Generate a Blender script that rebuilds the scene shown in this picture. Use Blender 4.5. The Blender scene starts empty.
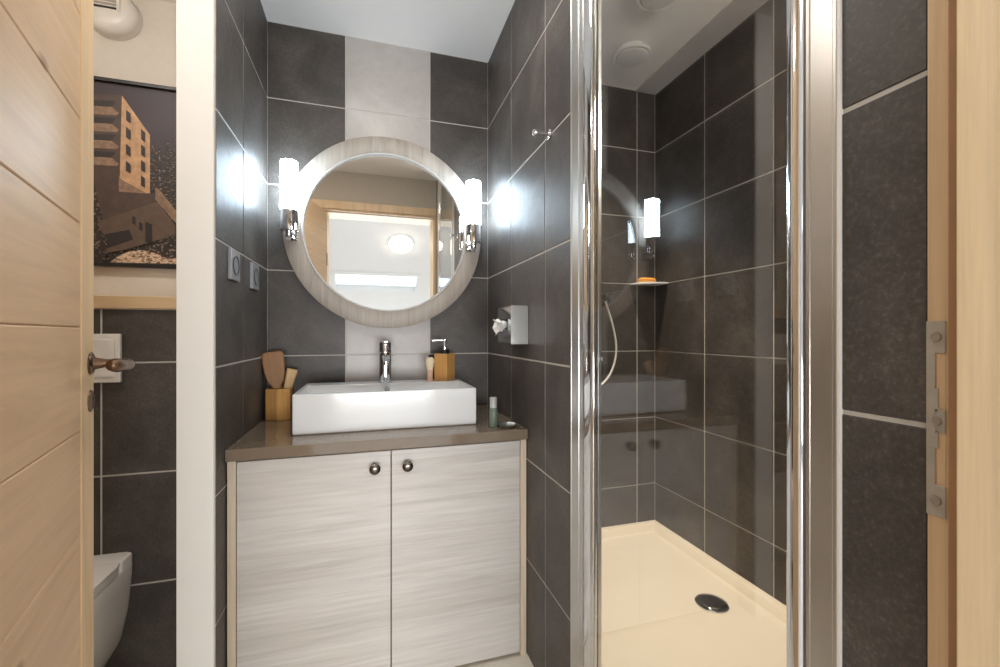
import bpy, bmesh, math, random
from mathutils import Matrix, Vector
random.seed(4)
R = math.radians
S = 1.11          # metres per layout unit (a 0.30 tile module reads as 33 cm)
EYE = 0.96        # eye height in layout units; layout z is measured from the eye
sc = bpy.context.scene
COL = sc.collection

# ------------------------------------------------------------------ camera
cam = bpy.data.cameras.new('camera')
cam.sensor_width = 36.0
cam.lens = 430.0 / 1000.0 * 36.0
cam.clip_start = 0.02
co = bpy.data.objects.new('camera', cam)
COL.objects.link(co)
co.location = (0, 0, EYE * S)
co.rotation_euler = (R(90), 0, -math.atan(0.302))
sc.camera = co

# ------------------------------------------------------------------ world, light, exposure
sc.view_settings.view_transform = 'Standard'
sc.view_settings.look = 'None'
sc.view_settings.gamma = 1.0
sc.view_settings.use_curve_mapping = False
sc.view_settings.exposure = 0.0
w = bpy.data.worlds.new('sky')
sc.world = w
w.use_nodes = True
w.node_tree.nodes['Background'].inputs[0].default_value = (0.80, 0.90, 1.0, 1)
w.node_tree.nodes['Background'].inputs[1].default_value = 3.0
sc.cycles.max_bounces = 12
sc.cycles.diffuse_bounces = 6
sc.cycles.glossy_bounces = 6
sc.cycles.transparent_max_bounces = 16
sc.cycles.caustics_reflective = False
sc.cycles.caustics_refractive = False

def area_light(name, loc, rot, sx, sy, power, color, spread=180):
    l = bpy.data.lights.new(name, 'AREA')
    l.shape = 'RECTANGLE'
    l.size, l.size_y = sx * S, sy * S
    l.energy = power
    l.color = color
    l.spread = R(spread)
    o = bpy.data.objects.new(name, l)
    COL.objects.link(o)
    o.location = (loc[0] * S, loc[1] * S, (loc[2] + EYE) * S)
    o.rotation_euler = rot
    return o
SLOPE = math.atan(0.6)
# daylight through an added roof window and an added eaves window, both unseen
area_light('added_roof_daylight', (0.10, -0.62, 1.255), (-SLOPE, 0, 0), 1.25, 0.62, 11, (1.0, 0.98, 0.96))
area_light('added_eaves_daylight', (0.10, -2.985, -0.52), (R(90), 0, 0), 2.4, 0.56, 47, (0.97, 0.99, 1.0), 112)
LAMP_ROOM = 9.0      # emission of the round ceiling lamp in that room
FILL_BATH = 21.0      # emission of the unseen fill light added to the bathroom ceiling
FILL_SHOWER = 52.0     # emission of the unseen fill light added inside the shower
FILL_WC = 62.0         # emission of the unseen fill light added over the toilet
SPOT = 92.0            # watts of the beam added to each round fixture over the tray
LAMP_SCONCE = 43.0    # emission of the two tube lamps beside the mirror

# ------------------------------------------------------------------ materials
def lin(c):
    return tuple(((v / 255) / 12.92 if v / 255 <= 0.04045 else ((v / 255 + 0.055) / 1.055) ** 2.4) for v in c) + (1,)
def mat(name):
    m = bpy.data.materials.new(name)
    m.use_nodes = True
    nt = m.node_tree
    return m, nt, nt.nodes['Principled BSDF']
def ramp(nt, stops):
    r = nt.nodes.new('ShaderNodeValToRGB')
    el = r.color_ramp.elements
    while len(el) < len(stops):
        el.new(0.5)
    for e, (p, c) in zip(el, stops):
        e.position = p
        e.color = c
    return r
def coords(nt, scale=(1, 1, 1), loc=(0, 0, 0)):
    t = nt.nodes.new('ShaderNodeTexCoord')
    mp = nt.nodes.new('ShaderNodeMapping')
    mp.inputs['Scale'].default_value = scale
    mp.inputs['Location'].default_value = loc
    nt.links.new(t.outputs['Object'], mp.inputs['Vector'])
    return mp.outputs['Vector']
def noise(nt, vec, scale, detail=4, rough=0.55, dist=0.0):
    n = nt.nodes.new('ShaderNodeTexNoise')
    n.inputs['Scale'].default_value = scale
    n.inputs['Detail'].default_value = detail
    n.inputs['Roughness'].default_value = rough
    n.inputs['Distortion'].default_value = dist
    nt.links.new(vec, n.inputs['Vector'])
    return n.outputs['Fac']
def bump(nt, fac, bsdf, strength=0.1, dist=0.001):
    b = nt.nodes.new('ShaderNodeBump')
    b.inputs['Strength'].default_value = strength
    b.inputs['Distance'].default_value = dist
    nt.links.new(fac, b.inputs['Height'])
    nt.links.new(b.outputs['Normal'], bsdf.inputs['Normal'])
def mix(nt, a, b, fac, mode='MIX'):
    m = nt.nodes.new('ShaderNodeMix')
    m.data_type = 'RGBA'
    m.blend_type = mode
    for sock, val in ((m.inputs[6], a), (m.inputs[7], b), (m.inputs[0], fac)):
        if hasattr(val, 'links'):
            nt.links.new(val, sock)
        else:
            sock.default_value = val
    return m.outputs[2]
def plain(name, c, rough=0.5, metal=0.0, noise_amt=0.04, nscale=12, **kw):
    m, nt, b = mat(name)
    a = lin(c)
    f = noise(nt, coords(nt), nscale, 3)
    lo = tuple(max(0, v * (1 - noise_amt)) for v in a[:3]) + (1,)
    hi = tuple(min(1, v * (1 + noise_amt)) for v in a[:3]) + (1,)
    r = ramp(nt, [(0.3, lo), (0.7, hi)])
    nt.links.new(f, r.inputs[0])
    nt.links.new(r.outputs[0], b.inputs['Base Color'])
    b.inputs['Roughness'].default_value = rough
    b.inputs['Metallic'].default_value = metal
    for k, v in kw.items():
        b.inputs[k].default_value = v
    return m
def stone(name, c0, c1, c2, rough=(0.40, 0.56), fine=45, big=5.0, speck=0.75):
    m, nt, b = mat(name)
    v = coords(nt)
    f1 = noise(nt, v, big, 6, 0.62, 0.6)
    f2 = noise(nt, v, fine, 5, 0.7)
    f3 = noise(nt, v, 170, 5, 0.75)
    r1 = ramp(nt, [(0.28, lin(c0)), (0.52, lin(c1)), (0.76, lin(c2))])
    nt.links.new(f1, r1.inputs[0])
    r2 = ramp(nt, [(0.30, (0.62, 0.62, 0.62, 1)), (0.72, (1.25, 1.24, 1.22, 1))])
    nt.links.new(f2, r2.inputs[0])
    c = mix(nt, r1.outputs[0], r2.outputs[0], 0.55 if speck > 0.3 else 0.18, 'MULTIPLY')
    r3 = ramp(nt, [(0.34, (0.66, 0.66, 0.66, 1)), (0.53, (0.98, 0.98, 0.98, 1)), (0.70, (2.1, 2.05, 1.98, 1))])
    nt.links.new(f3, r3.inputs[0])
    c = mix(nt, c, r3.outputs[0], speck, 'MULTIPLY')
    nt.links.new(c, b.inputs['Base Color'])
    rr = ramp(nt, [(0.3, (rough[0],) * 3 + (1,)), (0.7, (rough[1],) * 3 + (1,))])
    nt.links.new(f2, rr.inputs[0])
    nt.links.new(rr.outputs[0], b.inputs['Roughness'])
    bump(nt, f3, b, 0.10, 0.0006)
    return m
def wood(name, c0, c1, c2, axis='x', scale=1.0, rough=0.5, knots=None, streak=0.5, bstr=0.12, rings=0.35, elong=0.10, wob=1.0):
    m, nt, b = mat(name)
    st = {'x': (elong, 1, 1), 'y': (1, elong, 1), 'z': (1, 1, elong)}[axis]
    fl = {'x': (0.035, 1, 1), 'y': (1, 0.035, 1), 'z': (1, 1, 0.035)}[axis]
    v = coords(nt, tuple(s * scale for s in st))
    vf = coords(nt, tuple(s * scale for s in fl), (3.1, 1.7, 0.4))
    broad = noise(nt, v, 7, 4, 0.55, 0.8 * wob)
    fibre = noise(nt, vf, 110, 4, 0.65)
    band = noise(nt, v, 24, 5, 0.6, 1.4 * wob)
    r1 = ramp(nt, [(0.25, lin(c0)), (0.5, lin(c1)), (0.75, lin(c2))])
    nt.links.new(broad, r1.inputs[0])
    r2 = ramp(nt, [(0.3, (1 - 0.35 * streak,) * 3 + (1,)), (0.65, (1.06, 1.05, 1.04, 1))])
    nt.links.new(fibre, r2.inputs[0])
    c = mix(nt, r1.outputs[0], r2.outputs[0], 0.8, 'MULTIPLY')
    r3 = ramp(nt, [(0.36, (1 - 0.4 * rings, 1 - 0.45 * rings, 1 - 0.5 * rings, 1)), (0.46, (1, 1, 1, 1)), (0.6, (1.03, 1.03, 1.03, 1))])
    nt.links.new(band, r3.inputs[0])
    c = mix(nt, c, r3.outputs[0], 0.8, 'MULTIPLY')
    if knots:
        ks = {'x': (0.45, 1, 1), 'y': (1, 0.45, 1), 'z': (1, 1, 0.45)}[axis]
        kv = coords(nt, ks, (0.37, 0.11, 0.23))
        vo = nt.nodes.new('ShaderNodeTexVoronoi')
        vo.inputs['Scale'].default_value = knots[0]
        nt.links.new(kv, vo.inputs['Vector'])
        rk = ramp(nt, [(0.0, lin(knots[1])), (0.05, lin(knots[1])), (0.09, (1, 1, 1, 1))])
        nt.links.new(vo.outputs['Distance'], rk.inputs[0])
        c = mix(nt, c, rk.outputs[0], 0.75, 'MULTIPLY')
    nt.links.new(c, b.inputs['Base Color'])
    b.inputs['Roughness'].default_value = rough
    bump(nt, fibre, b, bstr, 0.0008)
    return m
def emit(name, c, strength):
    m, nt, b = mat(name)
    b.inputs['Base Color'].default_value = (0.8, 0.8, 0.8, 1)
    b.inputs['Emission Color'].default_value = c
    b.inputs['Emission Strength'].default_value = strength
    b.inputs['Roughness'].default_value = 0.25
    return m
def clear_glass(name, tint=(0.985, 0.992, 0.988, 1)):
    m, nt, b = mat(name)
    nt.nodes.remove(b)
    out = nt.nodes['Material Output']
    lw = nt.nodes.new('ShaderNodeLayerWeight')
    lw.inputs['Blend'].default_value = 0.5
    p = nt.nodes.new('ShaderNodeMath'); p.operation = 'POWER'; p.inputs[1].default_value = 5
    nt.links.new(lw.outputs['Facing'], p.inputs[0])
    q = nt.nodes.new('ShaderNodeMath'); q.operation = 'MULTIPLY_ADD'
    q.inputs[1].default_value = 0.938; q.inputs[2].default_value = 0.062
    nt.links.new(p.outputs[0], q.inputs[0])
    tr = nt.nodes.new('ShaderNodeBsdfTransparent'); tr.inputs[0].default_value = tint
    gl = nt.nodes.new('ShaderNodeBsdfGlossy'); gl.inputs['Roughness'].default_value = 0.0
    mx = nt.nodes.new('ShaderNodeMixShader')
    nt.links.new(q.outputs[0], mx.inputs[0])
    nt.links.new(tr.outputs[0], mx.inputs[1])
    nt.links.new(gl.outputs[0], mx.inputs[2])
    nt.links.new(mx.outputs[0], out.inputs[0])
    return m

M = {}
M['tile'] = stone('dark slate tile', (58, 53, 50), (77, 71, 67), (97, 91, 86))
M['lighttile'] = stone('pale grey tile', (168, 162, 158), (180, 174, 170), (191, 186, 182), (0.30, 0.45), 30, 3.5, 0.06)
M['grout'] = plain('light grey grout', (196, 190, 182), 0.85)
M['paint'] = plain('cream wall paint', (232, 225, 212), 0.75, noise_amt=0.015)
M['white'] = plain('white wall paint', (228, 227, 226), 0.6, noise_amt=0.01)
M['post'] = plain('off white wall end paint', (240, 239, 236), 0.6, noise_amt=0.01)
M['ceil'] = plain('ceiling paint', (238, 233, 228), 0.85, noise_amt=0.01)
M['shade_slat_grey'] = plain('ceiling shade band and slat grey', (178, 168, 162), 0.8, noise_amt=0.01)  # ceiling shade put into the grey; also colours the fan slats
M['plaster2'] = plain('taupe plaster', (176, 164, 148), 0.85, noise_amt=0.02, nscale=60)
M['plaster'] = plain('warm plaster', (216, 208, 198), 0.85, noise_amt=0.02, nscale=60)
M['floor'] = stone('cream floor tile', (212, 206, 194), (222, 216, 205), (230, 225, 215), (0.3, 0.45), 30, 3, 0.06)
M['ofloor'] = wood('pale floorboard', (196, 192, 187), (208, 204, 200), (218, 214, 210), 'y')
M['doorwood'] = wood('limed pine board', (214, 178, 138), (224, 189, 149), (232, 200, 163), 'x', 1.0, 0.5, (6.0, (150, 112, 82)), 0.22, 0.08, 0.16)
M['stilewood'] = wood('pine stile', (228, 194, 150), (236, 204, 160), (242, 214, 176), 'z', 1.0, 0.5, (5.0, (150, 112, 82)), 0.3, 0.1, 0.2)
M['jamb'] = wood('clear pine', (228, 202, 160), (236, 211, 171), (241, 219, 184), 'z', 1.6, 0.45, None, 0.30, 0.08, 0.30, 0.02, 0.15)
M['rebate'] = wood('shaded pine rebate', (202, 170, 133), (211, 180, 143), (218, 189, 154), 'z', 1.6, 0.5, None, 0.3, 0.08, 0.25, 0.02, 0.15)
M['limed'] = wood('whitewashed wood front', (186, 180, 174), (201, 196, 191), (215, 212, 208), 'x', 1.0, 0.5, None, 0.45, 0.10, 0.30, 0.055, 0.25)
M['limedv'] = wood('whitewashed wood edge', (196, 176, 150), (208, 190, 166), (216, 202, 182), 'z', 1.0, 0.5, None, 0.4, 0.08, 0.3)
M['ringwood'] = wood('limed wood mirror ring', (158, 147, 137), (174, 164, 154), (187, 178, 169), 'z', 1.2, 0.5, None, 0.6, 0.10, 0.45)
M['ledge'] = wood('pine ledge', (192, 160, 122), (206, 176, 138), (214, 188, 152), 'x', 1.0, 0.5, None, 0.3, 0.08, 0.2)
M['bamboo'] = wood('bamboo', (182, 132, 74), (200, 150, 88), (212, 166, 104), 'z', 1.5, 0.4, None, 0.4, 0.05, 0.35)
M['beech'] = wood('beech', (134, 94, 58), (152, 110, 72), (168, 126, 86), 'z', 1.5, 0.45, None, 0.35, 0.05, 0.3)
M['palewood'] = wood('pale wood', (198, 160, 112), (210, 176, 128), (220, 190, 144), 'z', 1.5, 0.45, None, 0.35, 0.05, 0.3)
M['counter'] = plain('taupe gloss worktop', (122, 108, 93), 0.07, noise_amt=0.08, nscale=200)
M['ceramic'] = plain('white ceramic', (226, 227, 228), 0.14, noise_amt=0.005)
M['wcwhite'] = plain('white sanitary ware', (242, 239, 235), 0.10, noise_amt=0.005)
M['plastic'] = plain('white plastic', (228, 224, 218), 0.3, noise_amt=0.01)
M['traywhite'] = plain('cream acrylic tray', (231, 218, 197), 0.16, noise_amt=0.01)
M['chrome'] = plain('chrome', (228, 228, 230), 0.06, 1.0, 0.01)
M['satin'] = plain('brushed aluminium', (200, 198, 194), 0.30, 1.0, 0.02)
M['steel'] = plain('satin steel', (188, 186, 182), 0.34, 1.0, 0.03)
M['zinc'] = plain('dull zinc plate', (176, 168, 155), 0.45, 0.35, 0.08, 60)
M['bronze'] = plain('aged bronze', (112, 88, 70), 0.32, 1.0, 0.12, 40)
M['pewter'] = plain('pewter', (112, 106, 100), 0.25, 1.0, 0.05)
M['silverplastic'] = plain('silver plastic plate', (166, 168, 174), 0.32, 0.5, 0.01)
M['socketwell'] = plain('grey socket well', (74, 75, 80), 0.35, 0.2, 0.01)
M['gapshade'] = plain('brown gap shade strip', (160, 120, 84), 0.7)
M['dark'] = plain('dark recess', (28, 26, 25), 0.6)
M['black'] = plain('black plastic', (22, 20, 20), 0.4)
M['drain'] = plain('dark chrome drain', (96, 92, 88), 0.08, 1.0, 0.03)
M['tissue'] = plain('white tissue', (246, 244, 242), 0.9, noise_amt=0.02)
M['bristle'] = plain('cream bristle', (226, 208, 178), 0.8, noise_amt=0.12, nscale=90)
M['pinkwood'] = plain('rose beech handle', (214, 170, 146), 0.45, noise_amt=0.05)
M['greengel'] = plain('pale green shampoo bottle', (138, 158, 140), 0.12, noise_amt=0.02, **{'Transmission Weight': 0.45, 'IOR': 1.4})
M['clearcap'] = plain('frosted clear cap', (206, 210, 208), 0.2, noise_amt=0.02, **{'Transmission Weight': 0.35, 'IOR': 1.4})
M['soap'] = plain('amber soap', (226, 164, 74), 0.3, noise_amt=0.03, **{'Subsurface Weight': 0.2})
M['glass'] = clear_glass('clear shower glass')
M['mirror'], _nt, _b = mat('mirror silvering')
_b.inputs['Base Color'].default_value = (0.93, 0.94, 0.93, 1); _b.inputs['Metallic'].default_value = 1; _b.inputs['Roughness'].default_value = 0.0
M['tube'] = emit('lit opal tube', (0.68, 0.86, 1.0, 1), LAMP_SCONCE)
M['dome'] = emit('lit opal dome', (1.0, 0.91, 0.76, 1), LAMP_ROOM)
M['bathfill'] = emit('added bath fill disc', (1.0, 0.95, 0.88, 1), FILL_BATH)
M['wcfill'] = emit('added toilet fill dome', (1.0, 0.95, 0.88, 1), FILL_WC)
M['showerfill'] = emit('added shower fill dome', (1.0, 0.93, 0.84, 1), FILL_SHOWER)
M['offlens'] = plain('unlit opal lens', (214, 210, 204), 0.35, noise_amt=0.01)
M['skypane'] = clear_glass('window glass')

# ------------------------------------------------------------------ mesh helpers
class MB:
    def __init__(s):
        s.v, s.f, s.m, s.sm = [], [], [], []
    def add(s, vs, fs, mi=0, smooth=False, T=None):
        o = len(s.v)
        s.v += [tuple(T @ Vector(p)) if T else tuple(p) for p in vs]
        for f in fs:
            s.f.append([i + o for i in f]); s.m.append(mi); s.sm.append(smooth)
        return s
    def bm(s, b, mi=0, smooth=False, T=None):
        b.verts.index_update()
        s.add([v.co[:] for v in b.verts], [[v.index for v in f.verts] for f in b.faces], mi, smooth, T)
        b.free()
        return s
    def box(s, x0, x1, y0, y1, z0, z1, mi=0, bev=0, seg=2, T=None):
        b = bmesh.new()
        bmesh.ops.create_cube(b, size=1)
        for v in b.verts:
            v.co = ((x0 + x1) / 2 + v.co.x * (x1 - x0), (y0 + y1) / 2 + v.co.y * (y1 - y0), (z0 + z1) / 2 + v.co.z * (z1 - z0))
        if bev:
            bmesh.ops.bevel(b, geom=b.edges[:], offset=bev, segments=seg, profile=0.5, affect='EDGES')
        return s.bm(b, mi, False, T)
    def lathe(s, prof, seg=32, T=None, mi=0, smooth=True, a0=0, a1=2 * math.pi):
        full = abs(a1 - a0 - 2 * math.pi) < 1e-6
        n = seg if full else seg + 1
        vs, fs = [], []
        for r, z in prof:
            for i in range(n):
                a = a0 + (a1 - a0) * i / seg
                vs.append((r * math.cos(a), r * math.sin(a), z))
        for k in range(len(prof) - 1):
            for i in range(seg):
                j = (i + 1) % n
                fs.append((k * n + i, k * n + j, (k + 1) * n + j, (k + 1) * n + i))
        return s.add(vs, fs, mi, smooth, T)
    def tube(s, pts, r, seg=12, mi=0, cap=True):
        pts = [Vector(p) for p in pts]
        rs = r if isinstance(r, (list, tuple)) else [r] * len(pts)
        vs, fs = [], []
        t0 = (pts[1] - pts[0]).normalized()
        up = Vector((0, 0, 1)) if abs(t0.z) < 0.9 else Vector((1, 0, 0))
        n = t0.cross(up).normalized()
        for k, p in enumerate(pts):
            t = (pts[min(k + 1, len(pts) - 1)] - pts[max(k - 1, 0)]).normalized()
            n = (n - t * n.dot(t)).normalized()
            bb = t.cross(n)
            for i in range(seg):
                a = 2 * math.pi * i / seg
                vs.append(p + (n * math.cos(a) + bb * math.sin(a)) * rs[k])
        for k in range(len(pts) - 1):
            for i in range(seg):
                j = (i + 1) % seg
                fs.append((k * seg + i, k * seg + j, (k + 1) * seg + j, (k + 1) * seg + i))
        if cap:
            fs.append(tuple(range(seg))[::-1])
            fs.append(tuple(range((len(pts) - 1) * seg, len(pts) * seg)))
        return s.add(vs, fs, mi, True)
    def prism(s, poly, z0, z1, mi=0, T=None, bev=0, smooth=False):
        b = bmesh.new()
        f = b.faces.new([b.verts.new((x, y, z0)) for x, y in poly])
        e = bmesh.ops.extrude_face_region(b, geom=[f])
        for v in e['geom']:
            if isinstance(v, bmesh.types.BMVert):
                v.co.z = z1
        bmesh.ops.recalc_face_normals(b, faces=b.faces[:])
        if bev:
            ed = [x for x in b.edges if abs(x.verts[0].co.z - x.verts[1].co.z) < 1e-7]
            bmesh.ops.bevel(b, geom=ed, offset=bev, segments=2, profile=0.5, affect='EDGES')
        return s.bm(b, mi, smooth, T)
    def loft(s, rings, mi=0, caps=(True, True), smooth=True, T=None):
        n = len(rings[0])
        vs = [p for r in rings for p in r]
        fs = []
        for k in range(len(rings) - 1):
            for i in range(n):
                j = (i + 1) % n
                fs.append((k * n + i, k * n + j, (k + 1) * n + j, (k + 1) * n + i))
        if caps[0]: fs.append(tuple(range(n))[::-1])
        if caps[1]: fs.append(tuple(range((len(rings) - 1) * n, len(rings) * n)))
        return s.add(vs, fs, mi, smooth, T)
    def build(s, name, mats, parent=None, kind=None, label=None, cat=None, group=None, origin=None):
        me = bpy.data.meshes.new(name)
        ox, oy, oz = origin or (0, 0, 0)
        me.from_pydata([((x - ox) * S, (y - oy) * S, (z - oz) * S) for x, y, z in s.v], [], s.f)
        if not isinstance(mats, (list, tuple)):
            mats = [mats]
        for m in mats:
            me.materials.append(m)
        me.polygons.foreach_set('material_index', s.m)
        me.polygons.foreach_set('use_smooth', s.sm)
        bmm = bmesh.new(); bmm.from_mesh(me)
        bmesh.ops.remove_doubles(bmm, verts=bmm.verts[:], dist=1e-6)
        bmesh.ops.recalc_face_normals(bmm, faces=bmm.faces[:])
        bmm.to_mesh(me); bmm.free()
        me.update()
        if any(s.sm):
            for e in me.edges:
                pass
            me.set_sharp_from_angle(angle=R(38))
        o = bpy.data.objects.new(name, me)
        COL.objects.link(o)
        if parent is not None:
            o.parent = parent
        else:
            o.location = (ox * S, oy * S, (oz + EYE) * S)
        if kind: o['kind'] = kind
        if label: o['label'] = label
        if cat: o['category'] = cat
        if group: o['group'] = group
        return o
def thing(name, label, cat, loc, rz=0, group=None):
    o = bpy.data.objects.new(name, None)
    o.empty_display_size = 0.05
    COL.objects.link(o)
    o.location = (loc[0] * S, loc[1] * S, (loc[2] + EYE) * S)
    o.rotation_euler = (0, 0, rz)
    o['label'] = label
    o['category'] = cat
    if group: o['group'] = group
    return o
def copy_tree(o, parent=None):
    c = o.copy(); COL.objects.link(c)
    if parent is not None: c.parent = parent
    for ch in list(o.children): copy_tree(ch, c)
    return c
AX = Matrix.Rotation(R(-90), 4, 'X')       # local z -> +y
AXN = Matrix.Rotation(R(90), 4, 'X')       # local z -> -y
AYP = Matrix.Rotation(R(90), 4, 'Y')       # local z -> +x
AYN = Matrix.Rotation(R(-90), 4, 'Y')      # local z -> -x
def at(x, y, z): return Matrix.Translation((x, y, z))
def ray(px):
    t = (px - 500) / 430
    return (0.302 + t) / (1 - 0.302 * t)
CT, SN = 1 / math.sqrt(1 + 0.302 ** 2), 0.302 / math.sqrt(1 + 0.302 ** 2)
def onY(px, py, Y):                         # a point of the photograph on the wall at depth Y
    x = ray(px) * Y
    return x, (333.5 - py) / 430 * (x * SN + Y * CT)

# ------------------------------------------------------------------ layout constants
YB = 1.66            # back wall
XL, XP, XR = -0.342, 0.4512, 1.234
CEIL = 1.083
ZR = [-0.6755 + 0.29874 * k for k in range(-1, 7)]
ZR[0] = -EYE
ZR = [z for z in ZR if z < CEIL - 0.02] + [CEIL]
GR = 0.0044
def tiles(mb, fn, us, vs, mi, w0=0.0, g=GR, h=0.0014):
    """one bevelled slab per tile on the plane fn(u, v, w)"""
    for a in range(len(us) - 1):
        for b in range(len(vs) - 1):
            u0, u1, v0, v1 = us[a] + g / 2, us[a + 1] - g / 2, vs[b] + g / 2, vs[b + 1] - g / 2
            k = mi(a, b) if callable(mi) else mi
            e = 0.001
            P = [fn(u0, v0, w0), fn(u1, v0, w0), fn(u1, v1, w0), fn(u0, v1, w0),
                 fn(u0 + e, v0 + e, w0 + h), fn(u1 - e, v0 + e, w0 + h), fn(u1 - e, v1 - e, w0 + h), fn(u0 + e, v1 - e, w0 + h)]
            mb.add(P, [(4, 5, 6, 7), (0, 1, 5, 4), (1, 2, 6, 5), (2, 3, 7, 6), (3, 0, 4, 7)], k)

# ------------------------------------------------------------------ the room shell
b = MB(); b.box(-1.2, 1.34, 0.06, 1.78, -EYE - 0.08, -EYE); b.build('floor', M['floor'], kind='structure')
b = MB(); b.box(-1.2, 1.34, 0.06, 1.78, CEIL, CEIL + 0.08); b.build('ceiling', M['ceil'], kind='structure')
# tiled back wall of vanity and shower
b = MB()
b.box(-0.40, 1.34, YB, YB + 0.10, -EYE, CEIL, 0)
us = [XL, -0.0855, 0.2200, XP]
tiles(b, lambda u, v, w: (u, YB - w, v), us, ZR, lambda a, k: 2 if a == 1 else 1, g=0.0034)
tiles(b, lambda u, v, w: (u, YB - w, v), [0.525, 0.84, 1.14, XR], ZR, 1)
b.build('wall_back', [M['grout'], M['tile'], M['lighttile']], kind='structure')
# plastered wall behind the toilet
b = MB(); b.box(-1.2, -0.40, YB, YB + 0.10, -EYE, CEIL); b.build('wall_toilet_back', M['plaster'], kind='structure')
b = MB(); b.box(-1.2, -1.10, 0.24, YB, -EYE, CEIL); b.build('wall_toilet_side', M['plaster'], kind='structure')
# partition between toilet and vanity: painted end, tiled vanity side
b = MB()
b.box(-0.4186, XL - 0.003, 1.138, YB, -EYE, CEIL, 0, 0.002)
b.box(XL - 0.004, XL, 1.1395, YB, -EYE, CEIL, 1)
tiles(b, lambda u, v, w: (XL + w, u, v), [1.1385, 1.363, YB], ZR, 2)
b.build('wall_left', [M['post'], M['grout'], M['tile']], kind='structure')
# tiled partition between vanity and shower
b = MB()
b.box(XP, 0.525, 0.916, YB, -EYE, CEIL, 0)
tiles(b, lambda u, v, w: (XP - w, u, v), [0.916, 1.072, 1.362, YB], ZR, 1)
tiles(b, lambda u, v, w: (u, 0.916 - w, v), [XP, 0.5225], ZR, 1)
tiles(b, lambda u, v, w: (0.525 + w, u, v), [0.916, 1.072, 1.362, YB], ZR, 1)
b.build('wall_partition', [M['grout'], M['tile']], kind='structure')
b = MB(); b.box(0.519, 0.5285, 0.9115, 0.9165, -EYE, CEIL, 0, 0.001); b.build('trim_1', M['satin'], kind='structure')
# shower side wall
b = MB()
b.box(XR, XR + 0.10, 0.24, YB, -EYE, CEIL, 0)
tiles(b, lambda u, v, w: (XR - w, u, v), [0.2426, 0.464, 0.763, 1.062, 1.358, YB], ZR, 1)
b.build('wall_right', [M['grout'], M['tile']], kind='structure')
# short tiled return beside the doorway, the shower profile ends on it
b = MB()
b.box(XP, 0.56, 0.2426, 0.345, -EYE, CEIL, 0)
tiles(b, lambda u, v, w: (XP - w, u, v), [0.2405, 0.3145], ZR, 1, g=0.0046)
b.build('wall_return', [M['grout'], M['tile']], kind='structure')
# wall with the doorway
OX0, OX1, OH = -0.29, 0.445, 0.815
b = MB()
b.box(-1.2, OX0 - 0.02, 0.07, 0.235, -EYE, CEIL, 0)
b.box(OX1 + 0.02, 1.34, 0.07, 0.235, -EYE, CEIL, 0)
b.box(OX0 - 0.02, OX1 + 0.02, 0.07, 0.235, OH + 0.02, CEIL, 0)
b.build('wall_front', M['plaster2'], kind='structure')
# cistern boxing behind the toilet, with its pine ledge
b = MB()
b.box(-1.10, -0.4186, 1.39, YB, -EYE, 0.066, 0)
zr = [z for z in ZR if z < 0] + [0.066]
tiles(b, lambda u, v, w: (u, 1.39 - w, v), [-1.10, -0.978, -0.679, -0.4186], zr, 1, g=0.0042)
b.build('wall_cistern', [M['grout'], M['tile']], kind='structure')
b = MB(); b.box(-1.10, -0.4196, 1.380, YB, 0.066, 0.100, 0, 0.002); b.build('trim_2', M['ledge'], kind='structure')
# thin grey strip standing in for a band of shade on the shower ceiling
b = MB(); b.box(1.128, XR, 0.2426, YB - 0.002, CEIL - 0.006, CEIL, 0); b.build('ceiling_shade_strip', M['shade_slat_grey'], kind='structure')

# ------------------------------------------------------------------ door frame (room-side rebate, stop, casing)
b = MB()
XS, YS = 0.430, 0.2148
b.box(XS, 0.475, 0.045, YS, -EYE, OH, 0, 0.0015)                 # stop side of the jamb
b.box(OX0 - 0.03, OX0 + 0.015, 0.045, YS, -EYE, OH, 0, 0.0015)
b.box(OX0 - 0.03, 0.475, 0.045, YS, OH - 0.005, OH + 0.04, 0, 0.0015)
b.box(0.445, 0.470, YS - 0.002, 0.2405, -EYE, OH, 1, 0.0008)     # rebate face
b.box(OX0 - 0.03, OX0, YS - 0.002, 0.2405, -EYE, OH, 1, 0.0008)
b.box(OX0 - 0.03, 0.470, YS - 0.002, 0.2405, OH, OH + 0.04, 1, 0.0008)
b.box(OX0 - 0.085, OX0 - 0.012, 0.2355, 0.2500, -EYE, OH + 0.065, 1, 0.001)   # casing on the bathroom side
b.box(OX0 - 0.012, 0.449, 0.2355, 0.2500, OH + 0.012, OH + 0.065, 1, 0.001)
b.box(0.4425, 0.447, YS - 0.001, YS + 0.0110, -EYE, OH, 2, 0.0008)   # brown strip standing for the shade in the rebate corner
frame = b.build('trim_4', [M['jamb'], M['rebate'], M['gapshade']], kind='structure')
# strike plate let into the rebate face
zt, zb = 0.0075, -0.157
P = MB()
xf = 0.4449
def plate(y0, y1, z0, z1): P.box(xf - 0.0012, xf + 0.002, y0, y1, z0, z1, 0, 0.0003, 1)
plate(0.2345, 0.2405, -0.1496, 0.0103)                    # long lip at the edge
for zc, hh in ((-0.0030, 0.0132), (-0.0714, 0.0096), (-0.1369, 0.0128)):
    plate(0.2280, 0.2350, zc - hh, zc + hh)
plate(0.2325, 0.2350, -0.064, -0.045); plate(0.2325, 0.2350, -0.094, -0.079)
sp = P.build('strike_plate', M['zinc'], frame, label='dull zinc strike plate')
for zc in (-0.0030, -0.0714, -0.1369):
    q = MB()
    q.lathe([(0, 0.0008), (0.0022, 0.0008), (0.0024, 0.0018), (0.0036, 0.0018), (0.0040, 0.0008), (0.0040, -0.0005)], 20, at(xf - 0.0010, 0.2340, zc) @ AYN)
    q.build('screw', M['steel'], sp)
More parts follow.
